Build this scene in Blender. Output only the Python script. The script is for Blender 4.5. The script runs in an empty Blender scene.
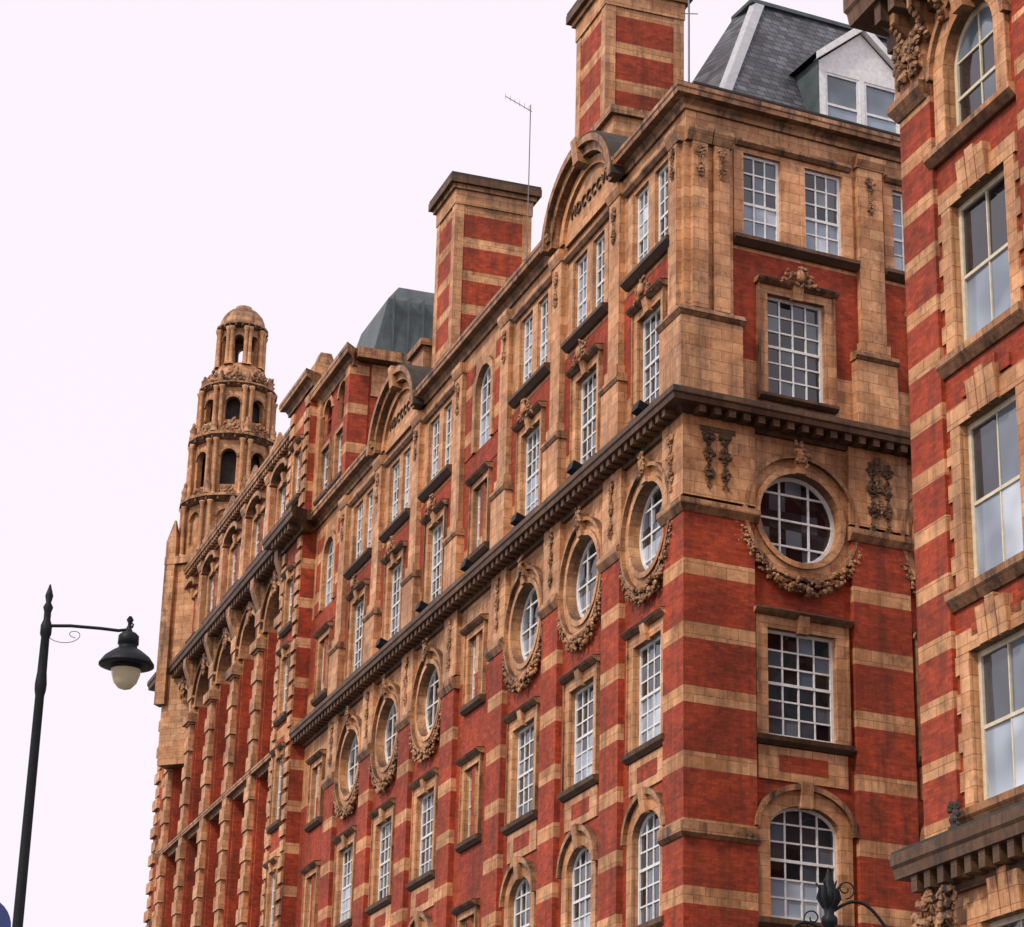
import bpy, math, random
from mathutils import Vector, Matrix
random.seed(7)
R_=math.radians
sc=bpy.context.scene
sc.view_settings.view_transform='Standard'
sc.view_settings.look='None'
sc.view_settings.exposure=0
# ------------------------------------------------------------------ frame of the street
AL,AR=R_(-19.014),R_(65.812)
C=Vector((4.2945,56.838,0))
dL=Vector((math.sin(AL),math.cos(AL),0)); nL=Vector((-dL.y,dL.x,0))      # outward, towards street
dR=Vector((math.sin(AR),math.cos(AR),0)); nR=Vector((dR.y,-dR.x,0))
K=1.0946; K2=.9135
def frame(origin,sdir,out):
    """local x=+-s, y=-outward, z"""
    yv=-out; x=sdir.copy(); sx=1
    if x.cross(yv).z<0: x=-x; sx=-1
    M=Matrix(((x.x,yv.x,0,origin.x),(x.y,yv.y,0,origin.y),(0,0,1,origin.z),(0,0,0,1)))
    return M,sx
ML,SL=frame(C,dL,nL)
MR,SR=frame(C,dR,nR)
# ------------------------------------------------------------------ materials
MATS={}
def newmat(name):
    m=bpy.data.materials.new(name); m.use_nodes=True
    nt=m.node_tree; b=nt.nodes['Principled BSDF']; MATS[name]=m
    return m,nt,b
def N(nt,t,**kw):
    n=nt.nodes.new(t)
    for k,v in kw.items(): setattr(n,k,v)
    return n
def mth(nt,op,a,b=None):
    n=N(nt,'ShaderNodeMath',operation=op)
    for i,v in enumerate((a,b)):
        if v is None: continue
        if isinstance(v,(int,float)): n.inputs[i].default_value=v
        else: nt.links.new(v,n.inputs[i])
    return n.outputs[0]
def mix(nt,f,a,b,bt='MIX'):
    n=N(nt,'ShaderNodeMix',data_type='RGBA',blend_type=bt)
    for s,v in ((n.inputs[0],f),(n.inputs[6],a),(n.inputs[7],b)):
        if isinstance(v,(int,float)): s.default_value=v
        elif isinstance(v,tuple): s.default_value=(*v,1)
        else: nt.links.new(v,s)
    return n.outputs[2]
def noise(nt,co,scale,detail=5,rough=.6,vec=None):
    n=N(nt,'ShaderNodeTexNoise'); n.inputs['Scale'].default_value=scale
    n.inputs['Detail'].default_value=detail; n.inputs['Roughness'].default_value=rough
    if vec:
        mp=N(nt,'ShaderNodeMapping'); mp.inputs['Scale'].default_value=vec
        nt.links.new(co,mp.inputs[0]); co=mp.outputs[0]
    nt.links.new(co,n.inputs['Vector']); return n.outputs['Fac']
def mrange(nt,v,a,b,c,d):
    n=N(nt,'ShaderNodeMapRange'); nt.links.new(v,n.inputs[0])
    for i,x in enumerate((a,b,c,d)): n.inputs[i+1].default_value=x
    return n.outputs[0]
BRK=((.50,.070,.022),(.31,.040,.015)); TC=((.76,.405,.20),(.56,.255,.11))
def brick(nt,vec,c1,c2,bw,bh,ms,mc,bias=0):
    t=N(nt,'ShaderNodeTexBrick'); nt.links.new(vec,t.inputs['Vector'])
    t.inputs['Color1'].default_value=(*c1,1); t.inputs['Color2'].default_value=(*c2,1)
    t.inputs['Mortar'].default_value=(*mc,1); t.inputs['Scale'].default_value=1
    t.inputs['Mortar Size'].default_value=ms; t.inputs['Mortar Smooth'].default_value=.3
    t.inputs['Brick Width'].default_value=bw; t.inputs['Row Height'].default_value=bh; t.inputs['Bias'].default_value=bias
    return t
def masonry(name,kind,stripes=None,dirt=.45,dirtcol=(.045,.026,.018),tint=1.0):
    m,nt,b=newmat(name)
    tc=N(nt,'ShaderNodeTexCoord').outputs['Object']
    sp=N(nt,'ShaderNodeSeparateXYZ'); nt.links.new(tc,sp.inputs[0])
    xy=mth(nt,'ADD',sp.outputs[0],sp.outputs[1])
    cb=N(nt,'ShaderNodeCombineXYZ'); nt.links.new(xy,cb.inputs[0]); nt.links.new(sp.outputs[2],cb.inputs[1])
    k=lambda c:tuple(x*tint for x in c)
    if kind!='b': tb=brick(nt,cb.outputs[0],k(TC[0]),k(TC[1]),.62,.30,.009,k((.36,.155,.07)))
    if kind!='t': bb=brick(nt,cb.outputs[0],BRK[0],BRK[1],.235,.076,.007,(.29,.06,.028))
    if kind=='t': col,fac=tb.outputs[0],tb.outputs[1]
    elif kind=='b': col,fac=bb.outputs[0],bb.outputs[1]
    else:
        z0,per,w=stripes
        v=mth(nt,'SUBTRACT',sp.outputs[2],z0); v=mth(nt,'DIVIDE',v,per); v=mth(nt,'FRACT',v)
        msk=mth(nt,'LESS_THAN',v,w/per)
        col=mix(nt,msk,bb.outputs[0],tb.outputs[0])
        fac=tb.outputs[1]
    big=mrange(nt,noise(nt,tc,.4,4,.65),.32,.68,.60,1.2)
    col=mix(nt,1.0,col,big,'MULTIPLY')
    fine=mrange(nt,noise(nt,tc,3.4,3,.75),.3,.7,.74,1.2)
    col=mix(nt,1.0,col,fine,'MULTIPLY')
    st=mrange(nt,noise(nt,tc,1.0,4,.7,(2.6,2.6,.22)),.48,.74,0,dirt*1.25)
    col=mix(nt,st,col,dirtcol)
    bn=noise(nt,tc,1.9,5,.78)
    bl=mrange(nt,bn,.52,.72,0,dirt*1.1)
    col=mix(nt,bl,col,dirtcol)
    # soot lodges on ledges and under mouldings
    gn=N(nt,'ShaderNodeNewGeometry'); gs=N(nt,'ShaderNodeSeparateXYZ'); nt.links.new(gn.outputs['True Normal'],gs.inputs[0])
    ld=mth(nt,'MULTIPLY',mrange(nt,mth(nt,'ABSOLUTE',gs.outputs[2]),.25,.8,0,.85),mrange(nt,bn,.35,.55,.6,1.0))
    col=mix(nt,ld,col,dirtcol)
    nt.links.new(col,b.inputs['Base Color'])
    b.inputs['Roughness'].default_value=.55 if kind=='t' else .72
    b.inputs['Specular IOR Level'].default_value=.3
    bp=N(nt,'ShaderNodeBump'); bp.inputs['Strength'].default_value=.5; bp.inputs['Distance'].default_value=.02
    h=mth(nt,'SUBTRACT',noise(nt,tc,9,2),mth(nt,'MULTIPLY',fac,.6)); nt.links.new(h,bp.inputs['Height']); nt.links.new(bp.outputs[0],b.inputs['Normal'])
masonry('terracotta','t',dirt=.5)
masonry('terracotta_weathered','t',dirt=1.0,tint=.74)
masonry('terracotta_soot_shade','t',dirt=1.0,tint=.22)  # very dark terracotta: soot, plus deep cornice shadow put into the colour
masonry('brick','b',dirt=.5)
masonry('striped_brick','s',(14.0,1.6,.41),dirt=.5)
masonry('striped_chimney','s',(34.3,1.28,.38),dirt=.6)
masonry('striped_brick_fine','s',(11.55,1.17,.34),dirt=.5)
def simple(name,col,rough=.6,metal=0,var=.15,scale=6,spec=.5,bump=0):
    m,nt,b=newmat(name)
    tc=N(nt,'ShaderNodeTexCoord').outputs['Object']
    f=mrange(nt,noise(nt,tc,scale,4),.3,.7,1-var,1+var)
    nt.links.new(mix(nt,1.0,col,f,'MULTIPLY'),b.inputs['Base Color'])
    b.inputs['Roughness'].default_value=rough; b.inputs['Metallic'].default_value=metal
    b.inputs['Specular IOR Level'].default_value=spec
    if bump:
        bp=N(nt,'ShaderNodeBump'); bp.inputs['Strength'].default_value=bump; bp.inputs['Distance'].default_value=.02
        nt.links.new(noise(nt,tc,scale*3,5),bp.inputs['Height']); nt.links.new(bp.outputs[0],b.inputs['Normal'])
    return m
simple('white_paint',(.78,.78,.77),.45,var=.16,scale=9)
simple('cream_paint',(.68,.60,.45),.5,var=.15,scale=6)
simple('lead',(.07,.09,.095),.55,var=.4,scale=1.5)
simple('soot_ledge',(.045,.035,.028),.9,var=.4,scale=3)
simple('black_iron',(.008,.009,.012),.5,var=.3,scale=20,bump=.15,spec=.2)
simple('grey_metal',(.16,.16,.17),.5,metal=.3)
simple('lead_flashing',(.42,.43,.45),.6)
simple('blue_paint',(.012,.03,.14),.4,var=.08)
simple('asphalt',(.05,.05,.052),.9,var=.25,scale=3,bump=.4)
simple('paving',(.24,.23,.21),.85,var=.2,scale=2,bump=.3)
simple('kerb_stone',(.3,.29,.27),.8)
simple('road_paint',(.7,.7,.66),.7,var=.2)
simple('ground_mat',(.16,.155,.14),.95,var=.3,scale=.3)
m,nt,b=newmat('slate')
tc=N(nt,'ShaderNodeTexCoord').outputs['Object']
sp=N(nt,'ShaderNodeSeparateXYZ'); nt.links.new(tc,sp.inputs[0])
cb=N(nt,'ShaderNodeCombineXYZ'); nt.links.new(mth(nt,'ADD',sp.outputs[0],mth(nt,'MULTIPLY',sp.outputs[1],.6)),cb.inputs[0]); nt.links.new(sp.outputs[2],cb.inputs[1])
t=brick(nt,cb.outputs[0],(.115,.12,.135),(.04,.042,.052),.30,.20,.014,(.012,.012,.012))
nt.links.new(mix(nt,1.0,t.outputs[0],mrange(nt,noise(nt,tc,1.6,4),.3,.7,.55,1.6),'MULTIPLY'),b.inputs['Base Color']); b.inputs['Roughness'].default_value=.6
bp=N(nt,'ShaderNodeBump'); bp.inputs['Strength'].default_value=.6; bp.inputs['Distance'].default_value=.02; bp.invert=True
nt.links.new(t.outputs[1],bp.inputs['Height']); nt.links.new(bp.outputs[0],b.inputs['Normal'])
def glassmat(name,ca,cb_,rough=.04,ior=1.6):
    m,nt,b=newmat(name)
    g=N(nt,'ShaderNodeNewGeometry'); tc=N(nt,'ShaderNodeTexCoord').outputs['Object']
    f=mth(nt,'MULTIPLY',g.outputs['Random Per Island'],g.outputs['Random Per Island'])
    f=mth(nt,'MULTIPLY',f,g.outputs['Random Per Island'])
    col=mix(nt,f,ca,cb_)
    nt.links.new(mix(nt,1.0,col,mrange(nt,noise(nt,tc,.9,1),.35,.65,.7,1.25),'MULTIPLY'),b.inputs['Base Color'])
    b.inputs['Roughness'].default_value=rough; b.inputs['IOR'].default_value=ior
    bp=N(nt,'ShaderNodeBump'); bp.inputs['Strength'].default_value=.35; bp.inputs['Distance'].default_value=.02
    off=N(nt,'ShaderNodeVectorMath',operation='ADD'); nt.links.new(tc,off.inputs[0])
    sc_=mth(nt,'MULTIPLY',g.outputs['Random Per Island'],40); cx=N(nt,'ShaderNodeCombineXYZ'); nt.links.new(sc_,cx.inputs[2]); nt.links.new(cx.outputs[0],off.inputs[1])
    nt.links.new(noise(nt,off.outputs[0],1.6,1),bp.inputs['Height']); nt.links.new(bp.outputs[0],b.inputs['Normal'])
glassmat('window_glass',(.006,.007,.010),(.16,.20,.25),ior=1.7)
glassmat('window_blind_reflection',(.24,.30,.37),(.55,.61,.68),.08)  # pale panes: blinds, and bluish-white reflections painted into the colour
glassmat('lamp_bowl_glass',(.66,.56,.36),(.66,.56,.36),.15)
# ------------------------------------------------------------------ mesh builder
def ico(k):
    import bmesh
    bm=bmesh.new(); bmesh.ops.create_icosphere(bm,subdivisions=k,radius=1)
    v=[tuple(x.co) for x in bm.verts]; f=[tuple(q.index for q in x.verts) for x in bm.faces]; bm.free(); return v,f
IV,IF=ico(2)
JV,JF=ico(1)
def empty(name,loc=(0,0,0)):
    e=bpy.data.objects.new(name,None); sc.collection.objects.link(e); e.location=loc; e.empty_display_size=.5; return e
class P:
    def __init__(s,root,name,M,sx): s.root,s.name,s.M,s.sx=root,name,M,sx; s.d={}
    def add(s,mat,vs,fs,sm=False):
        D=s.d.setdefault(mat,[[],[],[]]); o=len(D[0])
        D[0]+= [(s.sx*a,-b_,c) for a,b_,c in vs]; D[1]+=[tuple(i+o for i in f) for f in fs]; D[2]+=[sm]*len(fs)
    def quad(s,mat,*p): s.add(mat,p,[tuple(range(len(p)))])
    def box(s,mat,s0,s1,d0,d1,z0,z1):
        s.add(mat,[(s0,d0,z0),(s1,d0,z0),(s1,d1,z0),(s0,d1,z0),(s0,d0,z1),(s1,d0,z1),(s1,d1,z1),(s0,d1,z1)],
          [(0,3,2,1),(4,5,6,7),(0,1,5,4),(1,2,6,5),(2,3,7,6),(3,0,4,7)])
    def wall(s,mat,s0,s1,z0,z1,d,ops):
        ss=sorted({s0,s1,*[x for o in ops for x in o[:2] if s0<x<s1]}); zs=sorted({z0,z1,*[x for o in ops for x in o[2:4] if z0<x<z1]})
        for i in range(len(ss)-1):
            for j in range(len(zs)-1):
                a,b_=(ss[i]+ss[i+1])/2,(zs[j]+zs[j+1])/2
                if any(o[0]<a<o[1] and o[2]<b_<o[3] for o in ops): continue
                s.quad(mat,(ss[i],d,zs[j]),(ss[i+1],d,zs[j]),(ss[i+1],d,zs[j+1]),(ss[i],d,zs[j+1]))
    def prism(s,mat,prof,s0,s1,m0=0,m1=0):
        n=len(prof); v=[(s0+m0*d,d,z) for d,z in prof]+[(s1+m1*d,d,z) for d,z in prof]
        s.add(mat,v,[(i,(i+1)%n,(i+1)%n+n,i+n) for i in range(n)]+[tuple(range(n)),tuple(range(n,2*n))])
    def arcband(s,mat,c,zc,a0,b0,a1,b1,d0,d1,t0=0,t1=180,n=24,sm=False):
        v=[];f=[]
        for i in range(n+1):
            t=R_(t0+(t1-t0)*i/n); cs,sn=math.cos(t),math.sin(t)
            v+=[(c+a0*cs,d0,zc+b0*sn),(c+a0*cs,d1,zc+b0*sn),(c+a1*cs,d1,zc+b1*sn),(c+a1*cs,d0,zc+b1*sn)]
        for i in range(n):
            for k in range(4): f.append((i*4+k,i*4+(k+1)%4,i*4+4+(k+1)%4,i*4+4+k))
        f+=[(0,1,2,3),(4*n,4*n+1,4*n+2,4*n+3)]
        s.add(mat,v,f)
    def blob(s,mat,a,d,z,ra,rd,rz): s.add(mat,[(a+x*ra,d+y*rd,z+w*rz) for x,y,w in IV],IF,True)
    def leaf(s,mat,a,d,z,r):
        M=Matrix.Rotation(random.uniform(0,6.28),3,Vector((random.uniform(-1,1),random.uniform(-1,1),random.uniform(-1,1))).normalized())
        rr=(r*random.uniform(.9,1.5),r*random.uniform(.5,.8),r*random.uniform(.7,1))
        vs=[]
        for x,y,w in JV:
            q=M@Vector((x*rr[0],y*rr[1],w*rr[2])); vs.append((a+q.x,d+q.y*.7,z+q.z))
        s.add(mat,vs,JF,False)
    def chain(s,mat,a,d,z0,z1,n,r):
        m=n*5
        for i in range(m):
            f=(i+.5)/m; z=z1+(z0-z1)*f; wv=.75+.35*math.sin(f*6.28*n/2.6)
            k=r*.48*wv*(1.15-.4*f)
            for sg in (-1,1): s.leaf(mat,a+sg*random.uniform(.1,.7)*r*wv,d+random.uniform(-.03,.01),z+random.uniform(-.02,.02),k)
    def build(s):
        for mat,(v,f,sm) in s.d.items():
            me=bpy.data.meshes.new(s.name+'_'+mat); me.from_pydata(v,[],f); me.materials.append(MATS[mat])
            me.polygons.foreach_set('use_smooth',sm); me.update()
            ob=bpy.data.objects.new(s.name+'_'+mat,me); sc.collection.objects.link(ob)
            ob.matrix_world=s.M; ob.parent=s.root
        s.d={}
# ---- architectural pieces
def panes(p,s0,s1,z0,z1,d,cols,rows,fm,bt=.042,pale=.25,meet=True):
    cw,rh=(s1-s0)/cols,(z1-z0)/rows
    bl=random.random()<pale; lim=random.choice([.35,.5,.5,.9]) if bl else 0
    for i in range(cols):
        for j in range(rows):
            mat='window_blind_reflection' if (j+.5)/rows<lim and random.random()<.93 else 'window_glass'
            t=random.uniform(-.012,.012); u=random.uniform(-.012,.012)
            a,b_,c,e=s0+i*cw+.004,s0+(i+1)*cw-.004,z0+j*rh+.004,z0+(j+1)*rh-.004
            p.quad(mat,(a,d+t,c),(b_,d-t,c),(b_,d-t+u,e),(a,d+t+u,e))
    for i in range(1,cols): p.box(fm,s0+i*cw-bt/2,s0+i*cw+bt/2,d-.02,d+.028,z0,z1)
    for j in range(1,rows):
        h=bt/2*(1.7 if meet and j==rows//2 else 1)
        p.box(fm,s0,s1,d-.02,d+(.045 if meet and j==rows//2 else .031),z0+j*rh-h,z0+j*rh+h)
def rectwin(p,s0,s1,z0,z1,d=0,rev=.17,cols=4,rows=6,fm='white_paint',rm='terracotta',pale=.25,fw=.075,rise=0,wm='terracotta'):
    g=d-rev
    zt=z1-rise
    p.quad(rm,(s0,d,z0),(s0,g,z0),(s0,g,zt),(s0,d,zt)); p.quad(rm,(s1,d,z0),(s1,g,z0),(s1,g,zt),(s1,d,zt))
    p.quad(rm,(s0,d,z0),(s1,d,z0),(s1,g,z0),(s0,g,z0))
    if rise:
        n=16; c=(s0+s1)/2; a=(s1-s0)/2
        pt=[(c-a*math.cos(math.pi*i/n),zt+rise*math.sin(math.pi*i/n)) for i in range(n+1)]
        for i in range(n):
            (x0,y0),(x1,y1)=pt[i],pt[i+1]
            p.quad(wm,(x0,d,y0),(x1,d,y1),(x1,d,z1),(x0,d,z1)); p.quad(rm,(x0,d,y0),(x1,d,y1),(x1,g,y1),(x0,g,y0))
        p.arcband(fm,c,zt,a-fw,rise-fw,a+.0,rise+.0,g+.002,g+.062,n=16)
    else:
        p.quad(rm,(s0,d,z1),(s1,d,z1),(s1,g,z1),(s0,g,z1))
        p.box(fm,s0+fw,s1-fw,g-.02,g+.06,z1-fw,z1)
    p.box(fm,s0,s0+fw,g-.02,g+.061,z0,zt); p.box(fm,s1-fw,s1,g-.02,g+.061,z0,zt)
    p.box(fm,s0+fw,s1-fw,g-.02,g+.075,z0,z0+fw*1.2)
    panes(p,s0+fw,s1-fw,z0+fw*1.2,z1-(0 if rise else fw),g+.012,cols,rows,fm,pale=pale)
def surround(p,s0,s1,z0,z1,w=.27,d=0,pr=.07,mat='terracotta',key=True,cap=True,sill=True,orn=False):
    p.box(mat,s0-w,s0,d-.02,d+pr,z0,z1); p.box(mat,s1,s1+w,d-.02,d+pr,z0,z1)
    p.box(mat,s0-w-.003,s1+w+.003,d-.02,d+pr+.004,z1,z1+w)
    p.box('terracotta_weathered',s0-w-.05,s0-w,d-.02,d+pr+.05,z0,z1+w); p.box('terracotta_weathered',s1+w,s1+w+.05,d-.02,d+pr+.05,z0,z1+w)
    if cap:
        p.prism('terracotta_weathered',[(d-.02,z1+w),(d+.14,z1+w),(d+.24,z1+w+.08),(d+.28,z1+w+.13),(d-.02,z1+w+.15)],s0-w-.12,s1+w+.12)
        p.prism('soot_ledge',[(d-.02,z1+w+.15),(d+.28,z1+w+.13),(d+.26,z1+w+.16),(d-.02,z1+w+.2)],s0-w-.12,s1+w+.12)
    if key:
        c=(s0+s1)/2; p.prism(mat,[(d,z1-.06),(d+.15,z1-.06),(d+.24,z1+w+.12),(d,z1+w+.12)],c-.15,c+.15)
    if orn:
        c=(s0+s1)/2
        for i in range(60):
            t=random.uniform(-1,1); h=(1-t*t)*.6
            p.leaf('terracotta_weathered',c+t*.55,d+.2+random.uniform(0,.1),z1+w+.08+h*random.random(),.07)
        p.blob('terracotta',c,d+.3,z1+w+.32,.13,.09,.2)
    if sill:
        p.prism('terracotta_soot_shade',[(d-.02,z0-.24),(d+.09,z0-.24),(d+.19,z0-.14),(d+.22,z0-.03),(d-.02,z0-.003)],s0-w-.1,s1+w+.1)
def roundwin(p,c,zc,r,half,d=0,rev=.26,mat='terracotta',fest=True):
    n=40; g=d-rev
    P_=[(c+r*math.cos(2*math.pi*i/n),zc+r*math.sin(2*math.pi*i/n)) for i in range(n+1)]
    for i in range(n):
        (x0,y0),(x1,y1)=P_[i],P_[i+1]; e=zc+half if i<n//2 else zc-half
        p.quad(mat,(x0,d,y0),(x1,d,y1),(x1,d,e),(x0,d,e)); p.quad(mat,(x0,d,y0),(x1,d,y1),(x1,g,y1),(x0,g,y0))
    p.wall(mat,c-half,c-r,zc-half,zc+half,d,[]); p.wall(mat,c+r,c+half,zc-half,zc+half,d,[])
    p.arcband('white_paint',c,zc,r-.09,r-.09,r,r,g+.002,g+.07,0,360,40)
    b_=.05
    for f in (-.36,.36):
        h=r*math.sqrt(1-f*f); p.box('white_paint',c+f*r-b_/2,c+f*r+b_/2,g-.01,g+.05,zc-h,zc+h)
    for f in (-.58,.0,.58):
        h=r*math.sqrt(1-f*f); p.box('white_paint',c-h,c+h,g-.01,g+.053,zc+f*r-b_/2,zc+f*r+b_/2)
    k=5; bl=random.random()<.3
    for i in range(k):
        for j in range(k):
            a,e=c-r+2*r*i/k,zc-r+2*r*j/k; t=random.uniform(-.009,.009)
            p.quad('window_blind_reflection' if bl and j<2 else 'window_glass',(a,g+.012+t,e),(a+2*r/k,g+.012-t,e),(a+2*r/k,g+.012-t,e+2*r/k),(a,g+.012+t,e+2*r/k))
    p.arcband(mat,c,zc,r+.002,r+.002,r+.15,r+.15,d-.02,d+.12,0,360,40)
    p.arcband(mat,c,zc,r+.15,r+.15,r+.40,r+.40,d-.02,d+.055,0,360,40)
    p.arcband('terracotta_weathered',c,zc,r+.40,r+.40,r+.50,r+.50,d-.02,d+.18,0,360,40)
    p.prism(mat,[(d,zc+r),(d+.2,zc+r),(d+.3,zc+r+.62),(d,zc+r+.62)],c-.15,c+.15)
    for i in range(24): p.leaf('terracotta_weathered',c+random.uniform(-.2,.2),d+.27,zc+r+random.uniform(.15,.8),.08)
    if fest:
        m=190
        for i in range(m):
            f=i/m; t=R_(196+148*f); q=math.sin(math.pi*f)
            wdt=.06+.13*q; R2=r+.60+.04*q+random.uniform(-wdt,wdt)
            p.leaf('terracotta_weathered' if random.random()<.85 else 'terracotta',c+R2*math.cos(t),d+.07+random.uniform(0,.10+.06*q),zc+R2*math.sin(t),.05+.04*q)
        for sg in (-1,1):
            p.chain('terracotta_weathered',c+sg*(r+.62),d+.1,zc-1.0,zc-.2,4,.14)
def cornice(p,s0,s1,z0,h,pr,d=0,m0=0,m1=0,dent=.42,mat='terracotta_weathered',top='soot_ledge'):
    p.prism(mat,[(d-.3,z0),(d+pr*.18,z0),(d+pr*.22,z0+h*.22),(d+pr*.42,z0+h*.42),(d+pr*.9,z0+h*.46),(d+pr*.94,z0+h*.66),(d+pr,z0+h*.72),(d+pr,z0+h*.93),(d-.3,z0+h*.94)],s0,s1,m0,m1)
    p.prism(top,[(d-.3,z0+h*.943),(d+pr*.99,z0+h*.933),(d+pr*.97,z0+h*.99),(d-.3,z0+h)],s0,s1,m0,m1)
    if dent:
        a=s0+.1
        while a<s1-.15:
            p.box(mat,a,a+dent*.45,d+.02,d+pr*.8,z0+h*.14,z0+h*.455); a+=dent
def pilaster(p,s0,s1,z0,z1,d=0,pr=.14,mat='terracotta',base=.3,cap=.35):
    p.box(mat,s0,s1,d-.02,d+pr,z0+base,z1-cap)
    p.box(mat,s0-.06,s1+.06,d-.02,d+pr+.07,z0,z0+base)
    p.prism(mat,[(d-.02,z1-cap),(d+pr+.03,z1-cap),(d+pr+.12,z1-cap*.4),(d+pr+.12,z1),(d-.02,z1)],s0-.06,s1+.06)
# ================================================================== MAIN BUILDING
main=empty('red_brick_terracotta_building')
pL=P(main,'street_front',ML,SL); pR=P(main,'corner_front',MR,SR)
ZC,HC=24.45,.62      # main cornice
ZT,HT=33.2,.55      # top cornice
def facade(p,s0,s1,bays,narrow,w5,w3,arches,bounds,q6):
    ops=[]; qa,qb=q6
    for c in bays:
        a=w3/2
        ops+=[(c-a,c+a,1.0,4.4),(c-a,c+a,5.7,9.2),(c-a,c+a,12.3,15.05),(c-a,c+a,16.7,19.4),(c-w5/2,c+w5/2,25.6,28.4),
              (c-1.32,c+1.32,22.37-1.32,22.37+1.32)]
        for sg in (-1,1): ops.append((c+min(sg*qa,sg*qb),c+max(sg*qa,sg*qb),29.95,32.35))
    for c in narrow:
        for (q,e) in ((1.0,4.4),(5.7,9.2)): ops.append((c-.7,c+.7,q,e))
        for (q,e) in ((12.6,14.7),(17.0,19.2),(21.2,23.3),(26.0,28.2)):
            for sg in (-1,1): ops.append((c+min(sg*.14,sg*.68),c+max(sg*.14,sg*.68),q,e))
        ops.append((c-.75,c+.75,29.5,32.2))
    p.wall('terracotta',s0,s1,0,10.6,0,ops)
    p.wall('brick',s0,s1,10.6,22.1,0,ops)
    p.wall('terracotta',s0,s1,22.1,ZC+.3,0,ops)
    p.wall('terracotta',s0,s1,ZC+HC-.05,26.45,0,ops)
    p.wall('brick',s0,s1,26.45,29.5,0,ops)
    p.wall('terracotta',s0,s1,29.5,ZT+.3,0,ops)
    for c in bays:
        a=w3/2
        rectwin(p,c-a,c+a,1.0,4.4); rectwin(p,c-a,c+a,5.7,9.2,rise=.8)
        surround(p,c-a,c+a,1.0,4.4,cap=False)
        rectwin(p,c-a,c+a,12.3,15.05,rise=.62,wm='terracotta')
        zs=15.05-.62
        for sg in (-1,1):
            x0,x1=sorted((c+sg*a,c+sg*(a+.34))); p.box('terracotta',x0,x1,-.02,.07,12.3,zs)
        p.arcband('terracotta',c,zs,a+.002,.622,a+.34,1.0,-.02,.072)
        p.arcband('terracotta_weathered',c,zs,a+.34,1.0,a+.46,1.14,-.02,.19)
        p.prism('terracotta',[(0,14.98),(.16,14.98),(.25,15.6),(0,15.6)],c-.16,c+.16)
        p.prism('terracotta_soot_shade',[(-.02,12.04),(.12,12.04),(.2,12.15),(.2,12.28),(-.02,12.297)],c-a-.4,c+a+.4)
        p.box('terracotta',c-a-.28,c+a+.28,-.02,.045,15.62,16.44)
        p.box('brick',c-a*.7,c+a*.7,.0,.055,15.85,16.25)
        rectwin(p,c-a,c+a,16.7,19.4); surround(p,c-a,c+a,16.7,19.4,w=.3,key=True)
        roundwin(p,c,22.37,1.17,1.32)
        rectwin(p,c-w5/2,c+w5/2,25.6,28.4); surround(p,c-w5/2,c+w5/2,25.6,28.4,w=.24,orn=True,sill=False)
        p.prism('terracotta_soot_shade',[(-.02,25.42),(.12,25.42),(.2,25.5),(.2,25.58),(-.02,25.6)],c-w5/2-.3,c+w5/2+.3)
        for sg in (-1,1):
            x0,x1=sorted((c+sg*qa,c+sg*qb)); rectwin(p,x0,x1,29.95,32.35,cols=3,rows=5,pale=.6)
        p.prism('terracotta_soot_shade',[(-.02,29.6),(.1,29.6),(.26,29.74),(.26,29.84),(-.02,29.88)],c-qb-.36,c+qb+.36)
        p.box('terracotta',c-qb-.29,c-qb,-.02,.05,29.9,32.35); p.box('terracotta',c+qb,c+qb+.29,-.02,.05,29.9,32.35)
        p.prism('terracotta_weathered',[(-.02,32.5),(.08,32.5),(.16,32.6),(.16,32.68),(-.02,32.7)],c-1.75,c+1.75)
    for c in narrow:
        rectwin(p,c-.7,c+.7,1.0,4.4); rectwin(p,c-.7,c+.7,5.7,9.2,rise=.6)
        for (q,e) in ((12.6,14.7),(17.0,19.2),(21.2,23.3),(26.0,28.2)):
            for sg in (-1,1):
                x0,x1=sorted((c+sg*.14,c+sg*.68)); rectwin(p,x0,x1,q,e,cols=2,rows=4,fw=.05,fm='white_paint' if q>20 else 'cream_paint')
            surround(p,c-.68,c+.68,q,e,w=.2,key=False)
        p.box('brick',c-1.5,c+1.5,-.02,.02,28.7,29.3)
        for sg in (-1,1): x0,x1=sorted((c+sg*1.02,c+sg*1.85)); p.box('striped_brick',x0,x1,-.02,.03,29.5,32.6)
        rectwin(p,c-.75,c+.75,29.5,32.2,rise=.7,cols=3,rows=5,pale=.8)
        p.arcband('terracotta',c,31.5,.752,.702,1.0,.95,-.02,.09)
        p.box('terracotta',c-1.0,c-.75,-.02,.09,29.5,31.5);p.box('terracotta',c+.75,c+1.0,-.02,.09,29.5,31.5)
    for bs,w in bounds:
        p.box('striped_brick',bs-w/2,bs+w/2,-.02,.17,10.9,22.0)
        p.box('terracotta',bs-w/2-.03,bs+w/2+.03,-.02,.16,22.45,ZC+.1)
        p.chain('terracotta_weathered',bs,.2,22.7,24.35,7,.15)
        p.box('terracotta',bs-.62,bs+.62,-.02,.26,ZC+HC-.03,27.0)
        p.prism('terracotta_weathered',[(-.02,27.0),(.28,27.0),(.34,27.1),(.3,27.22),(-.02,27.25)],bs-.66,bs+.66)
        pilaster(p,bs-.38,bs+.38,27.25,33.0,pr=.17)
        p.chain('terracotta_weathered',bs,.22,31.3,32.4,4,.14)
        p.prism('terracotta_weathered',[(-.02,22.0),(.2,22.0),(.3,22.18),(.3,22.32),(-.02,22.44)],bs-w/2-.08,bs+w/2+.08)
    p.prism('terracotta',[(-.1,10.55),(.1,10.55),(.25,10.75),(.25,10.9),(-.1,10.95)],s0,s1,-K if s0==0 else 0,0)
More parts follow.
